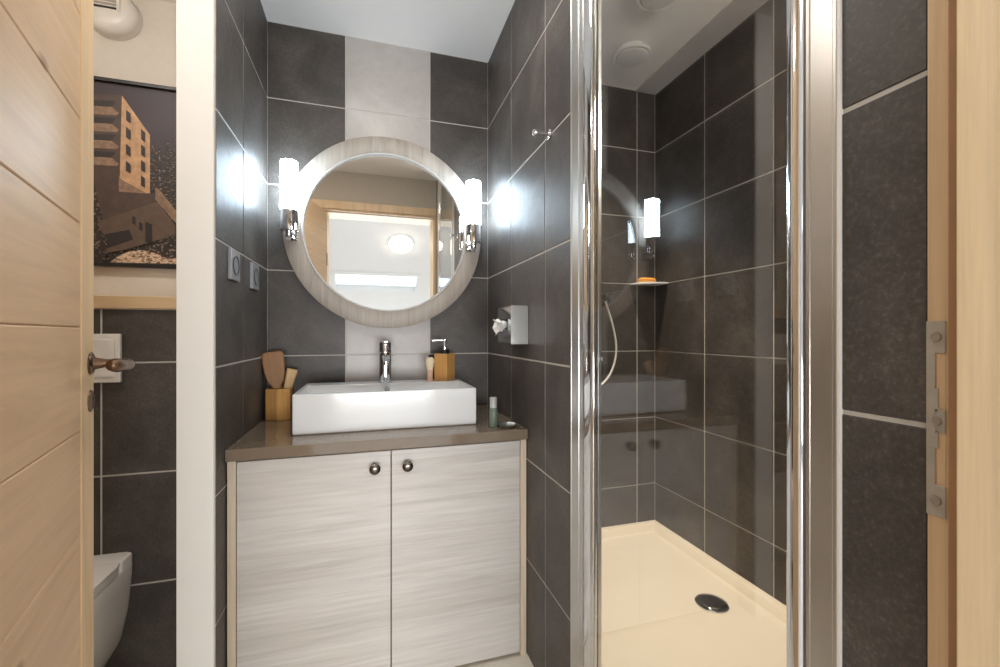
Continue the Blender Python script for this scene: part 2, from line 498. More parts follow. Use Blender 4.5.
q = MB(); q.box(xf - 0.0002, xf + 0.0005, 0.2283, 0.2340, -0.061, -0.017, 0); q.box(xf - 0.0002, xf + 0.0005, 0.2283, 0.2340, -0.123, -0.082, 0)
q.build('latch_recess', M['rebate'], sp)

# ------------------------------------------------------------------ door leaf, swung open into the bathroom
ang = math.atan2(-1, 0.281)
leaf = bpy.data.objects.new('door_1', None); COL.objects.link(leaf)
leaf.location = (-0.463 * S, 0.923 * S, 0); leaf.rotation_euler = (0, 0, ang); leaf['kind'] = 'structure'
leaf['label'] = 'limed pine board door standing open into the bathroom'
b = MB()
zs = [0.010] + [EYE + 0.0100 + 0.1658 * k for k in range(-5, 5)] + [EYE + 0.80]
zs = sorted(z for z in zs if 0.005 < z <= EYE + 0.80)
b.box(0.002, 0.70, -0.038, -0.004, 0.010, EYE + 0.80, 0)
for z0, z1 in zip(zs, zs[1:]):
    if z1 - z0 > 0.01:
        b.box(0.074, 0.70, -0.010, 0, z0 + 0.0004, z1 - 0.0004, 0, 0.0018, 1)
b.build('board_panel', M['doorwood'], leaf)
b = MB(); b.box(0, 0.0735, -0.040, 0.0015, 0.008, EYE + 0.802, 0, 0.002); b.build('stile', M['stilewood'], leaf)
hz = EYE - 0.051
b = MB()
b.lathe([(0, 0), (0.0190, 0), (0.0190, 0.0018), (0.0165, 0.0038), (0.0105, 0.0050), (0.0088, 0.0120), (0.0068, 0.0200), (0.0060, 0.0340), (0.0068, 0.0420)], 28, at(0.024, 0.0015, hz) @ AX)
pts, rs = [], []
for i in range(15):
    t = i / 14
    a = min(1, t * 2.4) * math.pi / 2
    x = 0.024 + 0.013 * (1 - math.cos(a)) + max(0, t - 0.42) * 0.125
    y = 0.0435 + 0.009 * math.sin(a) - max(0, t - 0.42) * 0.012
    z = hz + 0.001 - 0.012 * math.sin(t * math.pi) * 0.3
    pts.append((x, y, z)); rs.append(0.0070 + 0.0036 * math.sin(max(0, t - 0.1) * math.pi * 0.95) + (0.0016 if t > 0.85 else 0))
b.tube(pts, rs, 16)
b.lathe([(0.0085, -0.004), (0.0098, 0), (0.0085, 0.005), (0.004, 0.0075), (0, 0.008)], 20, at(*pts[-1]) @ AYP)
b.build('door_handle', M['bronze'], leaf, label='aged bronze lever handle on a round rose')
b = MB()
kz = EYE - 0.1145
b.lathe([(0, 0.0038), (0.0130, 0.0034), (0.0182, 0.0018), (0.0188, 0)], 28, at(0.024, 0.0015, kz) @ AX)
b.box(0.0228, 0.0252, 0.004, 0.0056, kz - 0.006, kz + 0.005, 1)
b.lathe([(0.0032, 0.005), (0.0032, 0.0062), (0, 0.0062)], 14, at(0.024, 0.0, kz + 0.004) @ AX, 1)
b.build('keyhole_rose', [M['bronze'], M['black']], leaf)
for k in (0.25, 0.85, 1.45):
    b = MB(); b.lathe([(0, -0.04), (0.006, -0.04), (0.006, 0.04), (0, 0.04)], 14, at(0.706, -0.004, k)); b.build('hinge', M['bronze'], leaf)

# ------------------------------------------------------------------ the bright attic room behind the camera
def roofz(y): return 0.925 + 0.6 * (y + 1.2)
YE = -3.0
b = MB(); b.box(-2.0, 2.0, YE - 0.1, 0.06, -EYE - 0.08, -EYE); b.build('floor_attic', M['ofloor'], kind='structure')
b = MB()
for x0, x1 in ((-2.0, OX0 - 0.02), (OX1 + 0.02, 2.0)): b.box(x0, x1, 0.045, 0.069, -EYE, 1.70)
b.box(OX0 - 0.02, OX1 + 0.02, 0.045, 0.069, OH + 0.04, 1.70)
b.build('wall_attic_front', M['white'], kind='structure')
def side(x0, x1, hole=None):
    q = MB()
    if not hole:
        vs = [(x, y, z) for x in (x0, x1) for y, z in ((YE, -EYE), (0.069, -EYE), (0.069, roofz(0.069)), (YE, roofz(YE)))]
        q.add(vs, [(0, 1, 2, 3), (7, 6, 5, 4), (0, 4, 5, 1), (1, 5, 6, 2), (2, 6, 7, 3), (3, 7, 4, 0)])
    else:
        y0, y1, z0, z1 = hole
        def pan(pts):
            n = len(pts)
            vs = [(x, y, z) for x in (x0, x1) for y, z in pts]
            q.add(vs, [tuple(range(n)), tuple(range(2 * n - 1, n - 1, -1))] + [(i, (i + 1) % n, n + (i + 1) % n, n + i) for i in range(n)])
        pan([(YE, -EYE), (y0, -EYE), (y0, roofz(y0)), (YE, roofz(YE))])
        pan([(y1, -EYE), (0.069, -EYE), (0.069, roofz(0.069)), (y1, roofz(y1))])
        pan([(y0, -EYE), (y1, -EYE), (y1, z0), (y0, z0)])
        pan([(y0, z1), (y1, z1), (y1, roofz(y1)), (y0, roofz(y0))])
    return q
side(-2.08, -2.0).build('wall_attic_left', M['white'], kind='structure')
side(2.0, 2.08).build('wall_attic_right', M['white'], kind='structure')
b = MB()
b.box(-2.0, 2.0, YE - 0.08, YE, -EYE, -0.84); b.box(-2.0, 2.0, YE - 0.08, YE, -0.20, roofz(YE) + 0.05)
b.box(-2.0, -1.15, YE - 0.08, YE, -0.84, -0.20); b.box(1.35, 2.0, YE - 0.08, YE, -0.84, -0.20)
b.build('wall_attic_back', M['white'], kind='structure')
# sloping ceiling, roof window openings; the second is unseen, added for daylight
b = MB()
def slab(x0, x1, y0, y1, t=0.09):
    vs = [(x, y, roofz(y) + d) for d in (0, t) for x, y in ((x0, y0), (x1, y0), (x1, y1), (x0, y1))]
    b.add(vs, [(3, 2, 1, 0), (4, 5, 6, 7), (0, 1, 5, 4), (1, 2, 6, 5), (2, 3, 7, 6), (3, 0, 4, 7)])
H1 = (-0.40, 0.55, -1.95, -1.63); H2 = (-0.55, 0.75, -0.92, -0.32)
slab(-2.08, 2.08, YE - 0.08, H1[2]); slab(-2.08, H1[0], H1[2], H1[3]); slab(H1[1], 2.08, H1[2], H1[3])
slab(-2.08, 2.08, H1[3], H2[2]); slab(-2.08, H2[0], H2[2], H2[3]); slab(H2[1], 2.08, H2[2], H2[3]); slab(-2.08, 2.08, H2[3], 0.069)
b.build('ceiling_attic', M['white'], kind='structure')
def roof_window(n, h):
    q = MB()
    x0, x1, y0, y1 = h
    def bar(a0, a1, c0, c1, lo=-0.005, hi=0.07):
        vs = [(x, y, roofz(y) + d) for d in (lo, hi) for x, y in ((a0, c0), (a1, c0), (a1, c1), (a0, c1))]
        q.add(vs, [(3, 2, 1, 0), (4, 5, 6, 7), (0, 1, 5, 4), (1, 2, 6, 5), (2, 3, 7, 6), (3, 0, 4, 7)])
    f = 0.035
    bar(x0, x1, y0, y0 + f); bar(x0, x1, y1 - f, y1); bar(x0, x0 + f, y0 + f, y1 - f); bar(x1 - f, x1, y0 + f, y1 - f)
    o = q.build('window_%d' % n, M['white'], kind='structure')
    q = MB()
    vs = [(x, y, roofz(y) + d) for d in (0.04, 0.045) for x, y in ((x0 + f, y0 + f), (x1 - f, y0 + f), (x1 - f, y1 - f), (x0 + f, y1 - f))]
    q.add(vs, [(3, 2, 1, 0), (4, 5, 6, 7), (0, 1, 5, 4), (1, 2, 6, 5), (2, 3, 7, 6), (3, 0, 4, 7)])
    q.build('pane', M['skypane'], o)
roof_window(1, H1); roof_window(2, H2)
q = MB()  # unseen eaves window, added for frontal daylight
for x0, x1, z0, z1 in ((-1.15, 1.35, -0.84, -0.80), (-1.15, 1.35, -0.24, -0.20), (-1.15, -1.11, -0.80, -0.24), (1.31, 1.35, -0.80, -0.24), (0.08, 0.12, -0.80, -0.24)):
    q.box(x0, x1, YE - 0.07, YE - 0.02, z0, z1)
o = q.build('window_3', M['white'], kind='structure')
q = MB(); q.box(-1.11, 1.31, YE - 0.05, YE - 0.045, -0.80, -0.24); q.build('pane', M['skypane'], o)
# round lamp on the slope
rl = thing('ceiling_lamp', 'round opal lamp glowing on the sloping ceiling seen in the round mirror', 'ceiling lamp', (0.30, -1.20, roofz(-1.20)))
T = Matrix.Rotation(SLOPE, 4, 'X')
q = MB(); q.lathe([(0, 0), (0.125, 0), (0.125, -0.018), (0.115, -0.020)], 40, T); q.build('lamp_base', M['white'], rl)
q = MB(); q.lathe([(0.118, -0.016), (0.112, -0.040), (0.090, -0.062), (0.05, -0.076), (0, -0.080)], 40, T); q.build('lamp_shade', M['dome'], rl)

# ------------------------------------------------------------------ added fill lights of the bathroom, round shower ceiling fixtures
bl = thing('bath_fill_light', 'added fill light, a round flush opal disc above the middle of the bathroom floor', 'ceiling light', (0.05, 0.97, CEIL))
q = MB(); q.lathe([(0, 0), (0.150, 0), (0.150, -0.022), (0.140, -0.026)], 48); q.build('light_base', M['plastic'], bl)
q = MB(); q.lathe([(0.141, -0.020), (0.136, -0.034), (0.10, -0.046), (0.05, -0.052), (0, -0.053)], 48); q.build('diffuser', M['bathfill'], bl)
tl = thing('toilet_fill_light', 'added fill light, a small round opal dome over the toilet behind the open door', 'ceiling light', (-0.80, 0.93, CEIL))
q = MB(); q.lathe([(0, 0), (0.095, 0), (0.095, -0.018), (0.088, -0.020)], 40); q.build('light_base', M['plastic'], tl)
q = MB(); q.lathe([(0.089, -0.016), (0.085, -0.036), (0.065, -0.052), (0.03, -0.060), (0, -0.061)], 40); q.build('diffuser', M['wcfill'], tl)
def downlight(x, y, label, watts, cone=60):
    t = thing('ceiling_spotlight', label, 'spotlight', (x, y, CEIL), 0, 'round spotlights in the shower ceiling')
    q = MB(); q.lathe([(0, 0), (0.050, 0), (0.052, -0.010), (0.070, -0.020), (0.072, -0.028), (0.068, -0.032), (0.060, -0.030)], 44); q.build('rim', M['plastic'], t)
    q = MB(); q.lathe([(0.0605, -0.0285), (0.055, -0.035), (0.03, -0.039), (0, -0.040)], 44); q.build('lens', M['offlens'], t)
    l = bpy.data.lights.new('added_beam', 'SPOT')  # beam added to brighten the shower tray
    l.energy = watts; l.color = (1.0, 0.89, 0.74); l.spot_size = R(cone); l.spot_blend = 0.85; l.shadow_soft_size = 0.05
    o = bpy.data.objects.new('added_beam', l); COL.objects.link(o); o.parent = t; o.location = (0, 0, -0.050 * S)
    return t
downlight(0.955, 1.425, 'round white spotlight with added beam in the shower ceiling, nearest the back wall', SPOT)
downlight(0.862, 1.135, 'round white spotlight with added beam in the shower ceiling, cut by the top of the photo', SPOT)
sl = thing('shower_fill_light', 'added fill light, a round opal dome on the shower front wall facing the back wall', 'wall light', (0.900, 0.235, 0.78))
q = MB(); q.lathe([(0, 0), (0.098, 0), (0.098, 0.020), (0.090, 0.024)], 40, AX); q.build('light_base', M['plastic'], sl)
q = MB(); q.lathe([(0.091, 0.018), (0.087, 0.040), (0.066, 0.058), (0.03, 0.067), (0, 0.069)], 40, AX); q.build('diffuser', M['showerfill'], sl)

# ------------------------------------------------------------------ vanity cabinet
v = thing('vanity_cabinet', 'whitewashed wood vanity cabinet with two doors under the worktop', 'cabinet', (0.055, 1.21, -EYE))
zt0, zb0 = EYE - 0.3155, 0.010
b = MB()
x0, x1 = XL + 0.004 - 0.055, XP - 0.003 - 0.055
b.box(x0, x0 + 0.019, 0.0, 0.445, 0, zt0, 0, 0.001); b.box(x1 - 0.019, x1, 0.0, 0.445, 0, zt0, 0, 0.001)
b.box(x0 + 0.019, x1 - 0.019, 0.43, 0.445, 0, zt0); b.box(x0 + 0.019, x1 - 0.019, 0.02, 0.43, 0.002, 0.018); b.box(x0 + 0.019, x1 - 0.019, 0.02, 0.43, zt0 - 0.018, zt0)
b.build('carcass', M['limedv'], v)
xa, xg, xb = x0 + 0.0205, 0.0, x1 - 0.0205
for (d0, d1, kx) in ((xa, xg - 0.0013, -0.043), (xg + 0.0013, xb, 0.043)):
    b = MB(); b.box(d0, d1, 0.001, 0.019, zb0, zt0 - 0.004, 0, 0.0012); d = b.build('door', M['limed'], v)
    b = MB(); b.lathe([(0.005, -0.001), (0.005, 0.010), (0.0095, 0.0135), (0.0138, 0.018), (0.0145, 0.022), (0.012, 0.0255), (0.006, 0.0275), (0, 0.028)], 28, at(kx, 0.001, EYE - 0.3615) @ AXN)
    b.build('knob', M['pewter'], d)
b = MB(); b.box(XL + 0.002, XP - 0.002, 1.2, YB - 0.002, -0.315, -0.285, 0, 0.0015)
b.build('worktop', M['counter'], label='glossy taupe worktop on the whitewashed vanity cabinet', cat='worktop', origin=(0.055, 1.43, -0.315))

# ------------------------------------------------------------------ vessel basin
bx0, bx1, by0, by1, bz0, bz1 = -0.208, 0.319, 1.312, 1.606, -0.2849, -0.171
bs = thing('washbasin', 'white rectangular ceramic vessel basin standing on the worktop', 'washbasin', ((bx0 + bx1) / 2, (by0 + by1) / 2, bz0))
def rrect(x0, x1, y0, y1, r, z, n=6):
    out = []
    for cx, cy, a0 in ((x1 - r, y1 - r, 0), (x0 + r, y1 - r, 90), (x0 + r, y0 + r, 180), (x1 - r, y0 + r, 270)):
        for i in range(n + 1):
            a = R(a0 + 90 * i / n); out.append((cx + r * math.cos(a), cy + r * math.sin(a), z))
    return out
hw, hd, h = (bx1 - bx0) / 2, (by1 - by0) / 2, bz1 - bz0
rings = [rrect(-hw + .003, hw - .003, -hd + .003, hd - .003, 0.004, 0), rrect(-hw, hw, -hd, hd, 0.004, 0.003), rrect(-hw, hw, -hd, hd, 0.004, h - 0.002),
         rrect(-hw + .002, hw - .002, -hd + .002, hd - .002, 0.004, h),
         rrect(-hw + .013, hw - .013, -hd + .013, hd - .078, 0.010, h), rrect(-hw + .0145, hw - .0145, -hd + .0145, hd - .0795, 0.012, h - 0.002),
         rrect(-hw + .024, hw - .024, -hd + .024, hd - .088, 0.026, 0.040), rrect(-hw + .050, hw - .050, -hd + .05, hd - .115, 0.030, 0.026)]
b = MB(); b.loft(rings); b.build('bowl', M['ceramic'], bs)
b = MB(); b.lathe([(0.022, 0), (0.022, 0.002), (0.016, 0.004), (0, 0.0045)], 24, at(0, -0.03, 0.0258)); b.build('drain', M['chrome'], bs)
b = MB(); b.lathe([(0.0085, 0), (0.0085, 0.0025), (0.0065, 0.0025), (0.0055, 0.001), (0, 0.001)], 20, at(0, hd - 0.0815, h - 0.020) @ AXN); b.build('overflow', M['chrome'], bs)
# ------------------------------------------------------------------ mixer tap
fx, fy = 0.051, 1.566
tp = thing('mixer_tap', 'chrome single lever mixer tap at the back edge of the basin', 'tap', (fx, fy, bz1))
b = MB(); b.lathe([(0, 0), (0.024, 0), (0.024, 0.004), (0.0215, 0.006), (0.0210, 0.100), (0.0212, 0.103)], 32); b.build('tap_body', M['chrome'], tp)
b = MB(); b.tube([(0, -0.012, 0.088), (0, -0.04, 0.090), (0, -0.075, 0.087), (0, -0.098, 0.081)], [0.0135, 0.0125, 0.0118, 0.011], 18); b.lathe([(0.0088, 0), (0.0088, -0.012), (0.006, -0.012), (0, -0.010)], 18, at(0, -0.090, 0.078))
b.build('spout', M['chrome'], tp)
b = MB(); b.lathe([(0, 0.104), (0.0215, 0.105), (0.0215, 0.136), (0.0195, 0.141), (0.010, 0.144), (0, 0.1445)], 32)
b.box(-0.0120, 0.0120, -0.062, -0.004, 0.1385, 0.1475, 0, 0.0030); b.build('lever', M['chrome'], tp)

# ------------------------------------------------------------------ mirror
mx, mz = 0.0626, 0.372
mr = thing('round_mirror', 'large round mirror in a limed wood ring on the pale tile strip', 'mirror', (mx, YB - 0.0015, mz))
b = MB()
b.lathe([(0.285, 0.0), (0.285, 0.0215), (0.288, 0.0235), (0.349, 0.0235), (0.352, 0.0215), (0.352, 0.0)], 128, AXN); b.build('mirror_frame', M['ringwood'], mr)
b = MB(); b.lathe([(0.286, 0.0235), (0.2895, 0.0262), (0.2925, 0.0235)], 128, AXN); b.build('frame_lip', M['limed'], mr)
b = MB(); b.lathe([(0, 0.0140), (0.2875, 0.0140), (0.2875, 0.004), (0, 0.004)], 128, AXN); b.build('mirror_glass', M['mirror'], mr)

# ------------------------------------------------------------------ wall lamps
def sconce(x, y, z, label):
    t = thing('wall_lamp', label, 'wall lamp', (x, y, z), 0, 'tube lamps on the mirror ring')
    dy = YB - 0.0250 - y
    q = MB(); q.lathe([(0, 0.086), (0.0245, 0.086), (0.0280, 0.090), (0.0280, 0.254), (0.0260, 0.259), (0, 0.260)], 36); q.build('lamp_tube', M['tube'], t)
    q = MB(); q.lathe([(0, 0.026), (0.026, 0.026), (0.0285, 0.029), (0.0285, 0.094), (0.0275, 0.096), (0.0262, 0.094), (0.0262, 0.086)], 36); q.build('lamp_cup', M['chrome'], t)
    q = MB(); q.box(-0.019, 0.019, dy - 0.006, dy, 0.002, 0.050, 0, 0.0015)
    q.box(-0.007, 0.007, 0.0, dy - 0.004, 0.013, 0.021, 0, 0.001); q.build('bracket', M['chrome'], t)
    q = MB(); q.lathe([(0, 0.006), (0.009, 0.006), (0.011, 0.009), (0.011, 0.027), (0, 0.027)], 20, at(0.0, 0, 0.0)); q.build('finial', M['chrome'], t)
    return t
sconce(-0.2600, 1.583, 0.3165, 'lit tube lamp with chrome cup on the mirror ring, nearest the sockets')
sconce(0.3735, 1.583, 0.3135, 'lit tube lamp with chrome cup on the mirror ring, nearest the tissue box')

# ------------------------------------------------------------------ sockets
def socket(y, z, label):
    t = thing('wall_socket', label, 'socket', (XL + 0.0014, y, z), 0, 'silver sockets on the tiled partition')
    b = MB(); b.box(0, 0.0085, -0.039, 0.039, -0.039, 0.039, 0, 0.0015); b.build('faceplate', M['silverplastic'], t)
    b = MB(); b.lathe([(0.0255, 0.0083), (0.0255, 0.0105), (0.0225, 0.0105), (0.0205, 0.0015), (0, 0.0013)], 32, AYP); b.build('socket_well', M['socketwell'], t)
    for s in (-1, 1):
        b = MB(); b.lathe([(0.0026, 0.001), (0.0026, 0.0018), (0, 0.0018)], 12, at(0, s * 0.0095, 0) @ AYP); b.build('pin_hole', M['dark'], t)
    b = MB(); b.lathe([(0.0024, 0.001), (0.0024, 0.008), (0, 0.009)], 12, at(0, 0, 0.0095) @ AYP); b.build('earth_pin', M['chrome'], t)
socket(1.262, 0.1755, 'silver wall socket nearer the white painted wall end')
socket(1.467, 0.1720, 'silver wall socket nearer the mirror corner')

# ------------------------------------------------------------------ bamboo cup with brush and comb
cx, cy, cz = -0.291, 1.590, -0.2849
t = thing('bamboo_cup', 'hexagonal bamboo cup on the worktop beside the basin', 'cup', (cx, cy, cz))
hexo = [(0.0425 * math.cos(R(60 * k + 270)), 0.0425 * math.sin(R(60 * k + 270))) for k in range(6)]
b = MB()
rgs = [[(x * k, y * k, z) for x, y in hexo] for k, z in ((0.97, 0), (1, 0.002), (1, 0.100), (0.985, 0.102), (0.86, 0.102), (0.84, 0.100), (0.82, 0.008))]
b.loft(rgs, 0, (True, True), False); b.build('cup_body', M['bamboo'], t)
def blade(outline, th, name, m, parent, T):
    q = MB(); q.prism(outline, -th / 2, th / 2, 0, T, th * 0.35); return q.build(name, m, parent)
hb = thing('hair_brush', 'wooden paddle hairbrush standing handle down in the bamboo cup', 'hairbrush', (cx + 0.003, cy - 0.004, cz + 0.012))
Tb = Matrix.Rotation(R(-6), 4, 'Y') @ Matrix.Rotation(R(2), 4, 'X') @ Matrix.Rotation(R(90), 4, 'X')
out = [(-0.007, 0), (0.007, 0), (0.0075, 0.075), (0.012, 0.095), (0.024, 0.115), (0.030, 0.140), (0.033, 0.175), (0.033, 0.203), (0.029, 0.211), (0.018, 0.2145), (-0.018, 0.2145), (-0.029, 0.211), (-0.033, 0.203), (-0.033, 0.175), (-0.030, 0.140), (-0.024, 0.115), (-0.012, 0.095), (-0.0075, 0.075)]
blade(out, 0.014, 'brush_back', M['beech'], hb, Tb)
q = MB(); q.prism([(x * 0.78, 0.165 + (y - 0.165) * 0.78) for x, y in out if y > 0.11], -0.020, -0.007, 0, Tb, 0.003); q.build('bristle_pad', M['bristle'], hb)
cb = thing('nail_brush', 'slim pale wooden brush handle leaning out of the bamboo cup', 'brush', (cx + 0.004, cy + 0.012, cz + 0.012))
Tc = Matrix.Rotation(R(13), 4, 'Y') @ Matrix.Rotation(R(90), 4, 'X')
blade([(-0.009, 0), (0.009, 0), (0.0135, 0.09), (0.0170, 0.145), (0.0165, 0.156), (-0.0165, 0.156), (-0.0170, 0.145), (-0.0135, 0.09)], 0.018, 'handle', M['palewood'], cb, Tc)

# ------------------------------------------------------------------ soap dispenser, shaving brush
sd = thing('soap_dispenser', 'square bamboo soap dispenser with chrome pump at the basin corner', 'soap dispenser', (0.2610, 1.564, bz1), R(46))
b = MB(); b.box(-0.0272, 0.0272, -0.0272, 0.0272, 0, 0.098, 0, 0.0015); b.build('dispenser_body', M['bamboo'], sd)
b = MB(); b.lathe([(0, 0.098), (0.0165, 0.098), (0.0165, 0.110), (0.015, 0.112), (0, 0.112)], 24); b.build('collar', M['black'], sd)
b = MB(); b.lathe([(0.0058, 0.111), (0.0052, 0.140), (0.0062, 0.142), (0.0062, 0.150), (0, 0.152)], 20)
a = R(180 - 46 - 4)
b.tube([(0, 0, 0.146), (0.02 * math.cos(a), 0.02 * math.sin(a), 0.1465), (0.044 * math.cos(a), 0.044 * math.sin(a), 0.1445)], [0.0042, 0.0036, 0.0028], 12); b.build('pump', M['chrome'], sd)
sb = thing('shaving_brush', 'small shaving brush with rosy handle beside the soap dispenser', 'shaving brush', (0.2055, 1.548, bz1))
b = MB(); b.lathe([(0, 0), (0.0125, 0), (0.0125, 0.003), (0.0095, 0.012), (0.0100, 0.030), (0.0120, 0.042), (0, 0.042)], 24); b.build('handle', M['pinkwood'], sb)
b = MB(); b.lathe([(0.0105, 0.041), (0.0140, 0.056), (0.0165, 0.070), (0.0150, 0.080), (0.0080, 0.086), (0, 0.087)], 24); b.build('bristles', M['bristle'], sb)
b = MB(); b.lathe([(0.0052, 0.085), (0.0058, 0.090), (0.0030, 0.095), (0, 0.096)], 16); b.build('tip', M['black'], sb)

# ------------------------------------------------------------------ bottle, dish, tissue box, hook
bt = thing('shampoo_bottle', 'small pale green bottle with frosted cap on the worktop', 'bottle', (0.3600, 1.262, -0.2849))
b = MB(); b.lathe([(0, 0), (0.0115, 0), (0.0125, 0.002), (0.0125, 0.056), (0.0110, 0.060), (0, 0.060)], 26); b.build('bottle_body', M['greengel'], bt)
b = MB(); b.lathe([(0, 0.0595), (0.0112, 0.0595), (0.0112, 0.088), (0.0100, 0.091), (0, 0.091)], 26); b.build('cap', M['clearcap'], bt)
b = MB(); b.lathe([(0, 0), (0.024, 0), (0.0305, 0.0065), (0.0315, 0.0090), (0.0290, 0.0085), (0.0230, 0.0030), (0, 0.0025)], 36)
b.v = [(x + 0.4020, y + 1.252, z - 0.2849) for x, y, z in b.v]
b.build('soap_dish', M['steel'], label='shallow round silver dish on the worktop beside the green bottle', cat='dish', origin=(0.4020, 1.252, -0.2849))
tb = thing('tissue_box', 'brushed steel tissue dispenser on the tiled partition', 'tissue dispenser', (XP - 0.0014, 1.1985, 0.0240))
b = MB(); b.box(-0.054, 0, 0, 0.0035, -0.0560, 0.0590, 0, 0.001); b.build('end_panel', M['steel'], tb)
b = MB()
b.box(-0.054, 0, 0.0035, 0.135, 0.0535, 0.057, 0, 0.001); b.box(-0.054, 0, 0.0035, 0.135, -0.052, -0.0485, 0, 0.001); b.box(-0.054, 0, 0.1315, 0.135, -0.0485, 0.0535, 0, 0.001); b.box(-0.006, -0.001, 0.0035, 0.1315, -0.0485, 0.0535)
b.box(-0.054, -0.051, 0.0035, 0.1315, 0.020, 0.0535); b.box(-0.054, -0.051, 0.0035, 0.1315, -0.0485, -0.010)
b.box(-0.054, -0.051, 0.0035, 0.030, -0.010, 0.020); b.box(-0.054, -0.051, 0.105, 0.1315, -0.010, 0.020)
b.build('box_shell', M['chrome'], tb)
b = MB()
n = 18
rings = []
for k in range(7):
    tk = k / 6
    ring = []
    for i in range(n):
        a = 2 * math.pi * i / n
        rr = 0.012 + 0.017 * tk + 0.006 * tk * math.sin(3 * a + 2 * k) + 0.004 * tk * math.sin(7 * a + k)
        ring.append((-0.046 - 0.034 * tk + 0.006 * tk * math.sin(5 * a), 0.066 + 1.15 * rr * math.cos(a), 0.004 + 0.010 * tk * math.sin(a * 2 + 1) * 0.6 + rr * 0.75 * math.sin(a) - 0.006 * tk * tk))
    rings.append(ring)
b.loft(rings, 0, (True, False)); b.add(rings[-1] + [(-0.066, 0.066, 0.0)], [(i, (i + 1) % n, n) for i in range(n)], 0, True)
tb2 = thing('paper_tissue', 'crumpled white tissue pulled out of the steel dispenser', 'tissue', (XP - 0.0014, 1.1985, 0.0240))
b.build('tissue_sheet', M['tissue'], tb2)
hk = thing('robe_hook', 'small chrome peg hook high on the tiled partition', 'hook', (XP - 0.0014, 1.038, 0.5195))
b = MB(); b.lathe([(0, 0), (0.0135, 0), (0.0135, 0.004), (0.0115, 0.0055), (0.0055, 0.006)], 24, AYN); b.build('rose', M['chrome'], hk)
b = MB(); b.lathe([(0.0058, 0.005), (0.0052, 0.034), (0.0085, 0.037), (0.0090, 0.044), (0.007, 0.047), (0, 0.047)], 24, AYN); b.build('peg', M['chrome'], hk)

# ------------------------------------------------------------------ shower enclosure
XG = 0.4560
en = thing('shower_screen', 'chrome framed clear glass shower screen between partition and doorway', 'shower screen', (XG, 0.0, -EYE))
ztop, zbot = EYE + CEIL - 0.002, EYE - 0.838
def prof(name, y0, y1, m, kind):
    q = MB()
    if kind == 'channel':
        q.box(-0.0070, 0.0135, y0, y1, zbot, ztop, 0, 0.002)
        ym = (y0 + y1) / 2
        q.box(-0.0080, -0.006, y0 + 0.001, y0 + 0.006, zbot, ztop, 0, 0.001); q.box(-0.0080, -0.006, y1 - 0.006, y1 - 0.001, zbot, ztop, 0, 0.001)
    else:
        n = 24
        ym, hw_ = (y0 + y1) / 2, (y1 - y0) / 2
        poly = [((0.0085 if y0 > 0.5 else 0.0110) * math.copysign(abs(math.cos(2 * math.pi * i / n)) ** 0.7, math.cos(2 * math.pi * i / n)), ym + hw_ * math.copysign(abs(math.sin(2 * math.pi * i / n)) ** 0.7, math.sin(2 * math.pi * i / n))) for i in range(n)]
        q.prism(poly, zbot + 0.004, ztop - 0.004, 0, None, 0, True)
    return q.build(name, m, en)
prof('wall_channel', 0.873, 0.9165, M['satin'], 'channel')
prof('door_stile', 0.814, 0.857, M['chrome'], 'stile')
q = MB(); q.box(-0.006, 0.008, 0.857, 0.873, zbot, ztop); q.build('gasket', M['satin'], en)
prof('wall_channel', 0.3142, 0.3490, M['satin'], 'channel')
prof('door_stile', 0.3500, 0.3715, M['chrome'], 'stile')
q = MB(); q.box(-0.0088, -0.003, 0.3112, 0.3152, zbot, ztop, 0, 0.001); q.build('silicone_bead', M['plastic'], en, label='white silicone bead')
q = MB(); q.box(-0.0075, -0.0025, 0.3600, 0.8300, zbot + 0.01, ztop - 0.01); q.build('glass_panel', M['glass'], en)
q = MB(); q.box(-0.012, 0.012, 0.349, 0.873, zbot - 0.0015, zbot + 0.022, 0, 0.003); q.build('bottom_rail', M['satin'], en)

# shower tray
TT = -0.840
ty = thing('shower_tray', 'raised cream shower tray behind the glass', 'shower tray', (0.84, 0.95, -EYE))
b = MB()
tx0, tx1, ty0, ty1, th = 0.4235 - 0.84, XR - 0.0016 - 0.84, 0.3475 - 0.95, 0.9130 - 0.95, EYE + TT
# plan: wide in front of the partition end, narrower beside it
X0, X1, Y0, Y1 = 0.4250 - 0.84, XR - 0.0018 - 0.84, 0.3470 - 0.95, YB - 0.0018 - 0.95
Xi, Yi = 0.5275 - 0.84, 0.9095 - 0.95
outer = [(X0, Y0), (X1, Y0), (X1, Y1), (Xi, Y1), (Xi, Yi), (X0, Yi)]
def inset(poly, d):
    n = len(poly); r = []
    for i in range(n):
        p0, p1, p2 = Vector(poly[i - 1]), Vector(poly[i]), Vector(poly[(i + 1) % n])
        e1, e2 = (p1 - p0).normalized(), (p2 - p1).normalized()
        n1, n2 = Vector((-e1.y, e1.x)), Vector((-e2.y, e2.x))
        r.append(tuple(p1 + n1 * d + n2 * d))
    return r
lv = [(0.003, 0.0), (0.0, 0.004), (0.0, th - 0.004), (0.004, th), (0.024, th), (0.030, th - 0.004), (0.048, th - 0.024), (0.058, th - 0.027)]
b.loft([[(x, y, z) for x, y in inset(outer, d)] for d, z in lv], 0, (True, True), False)
b.build('tray_body', M['traywhite'], ty)
dx, dy_ = 1.048 - 0.84, 1.123 - 0.95
b = MB(); b.lathe([(0.050, -0.001), (0.050, 0.004), (0.047, 0.006), (0.044, 0.004), (0.042, 0.004)], 40, at(dx, dy_, th - 0.027)); dr = b.build('drain_ring', M['chrome'], ty)
b = MB(); b.lathe([(0.0435, 0.003), (0.0435, 0.007), (0.040, 0.0098), (0.024, 0.0120), (0, 0.0128)], 40, at(dx, dy_, th - 0.027)); b.build('drain_cover', M['drain'], dr)

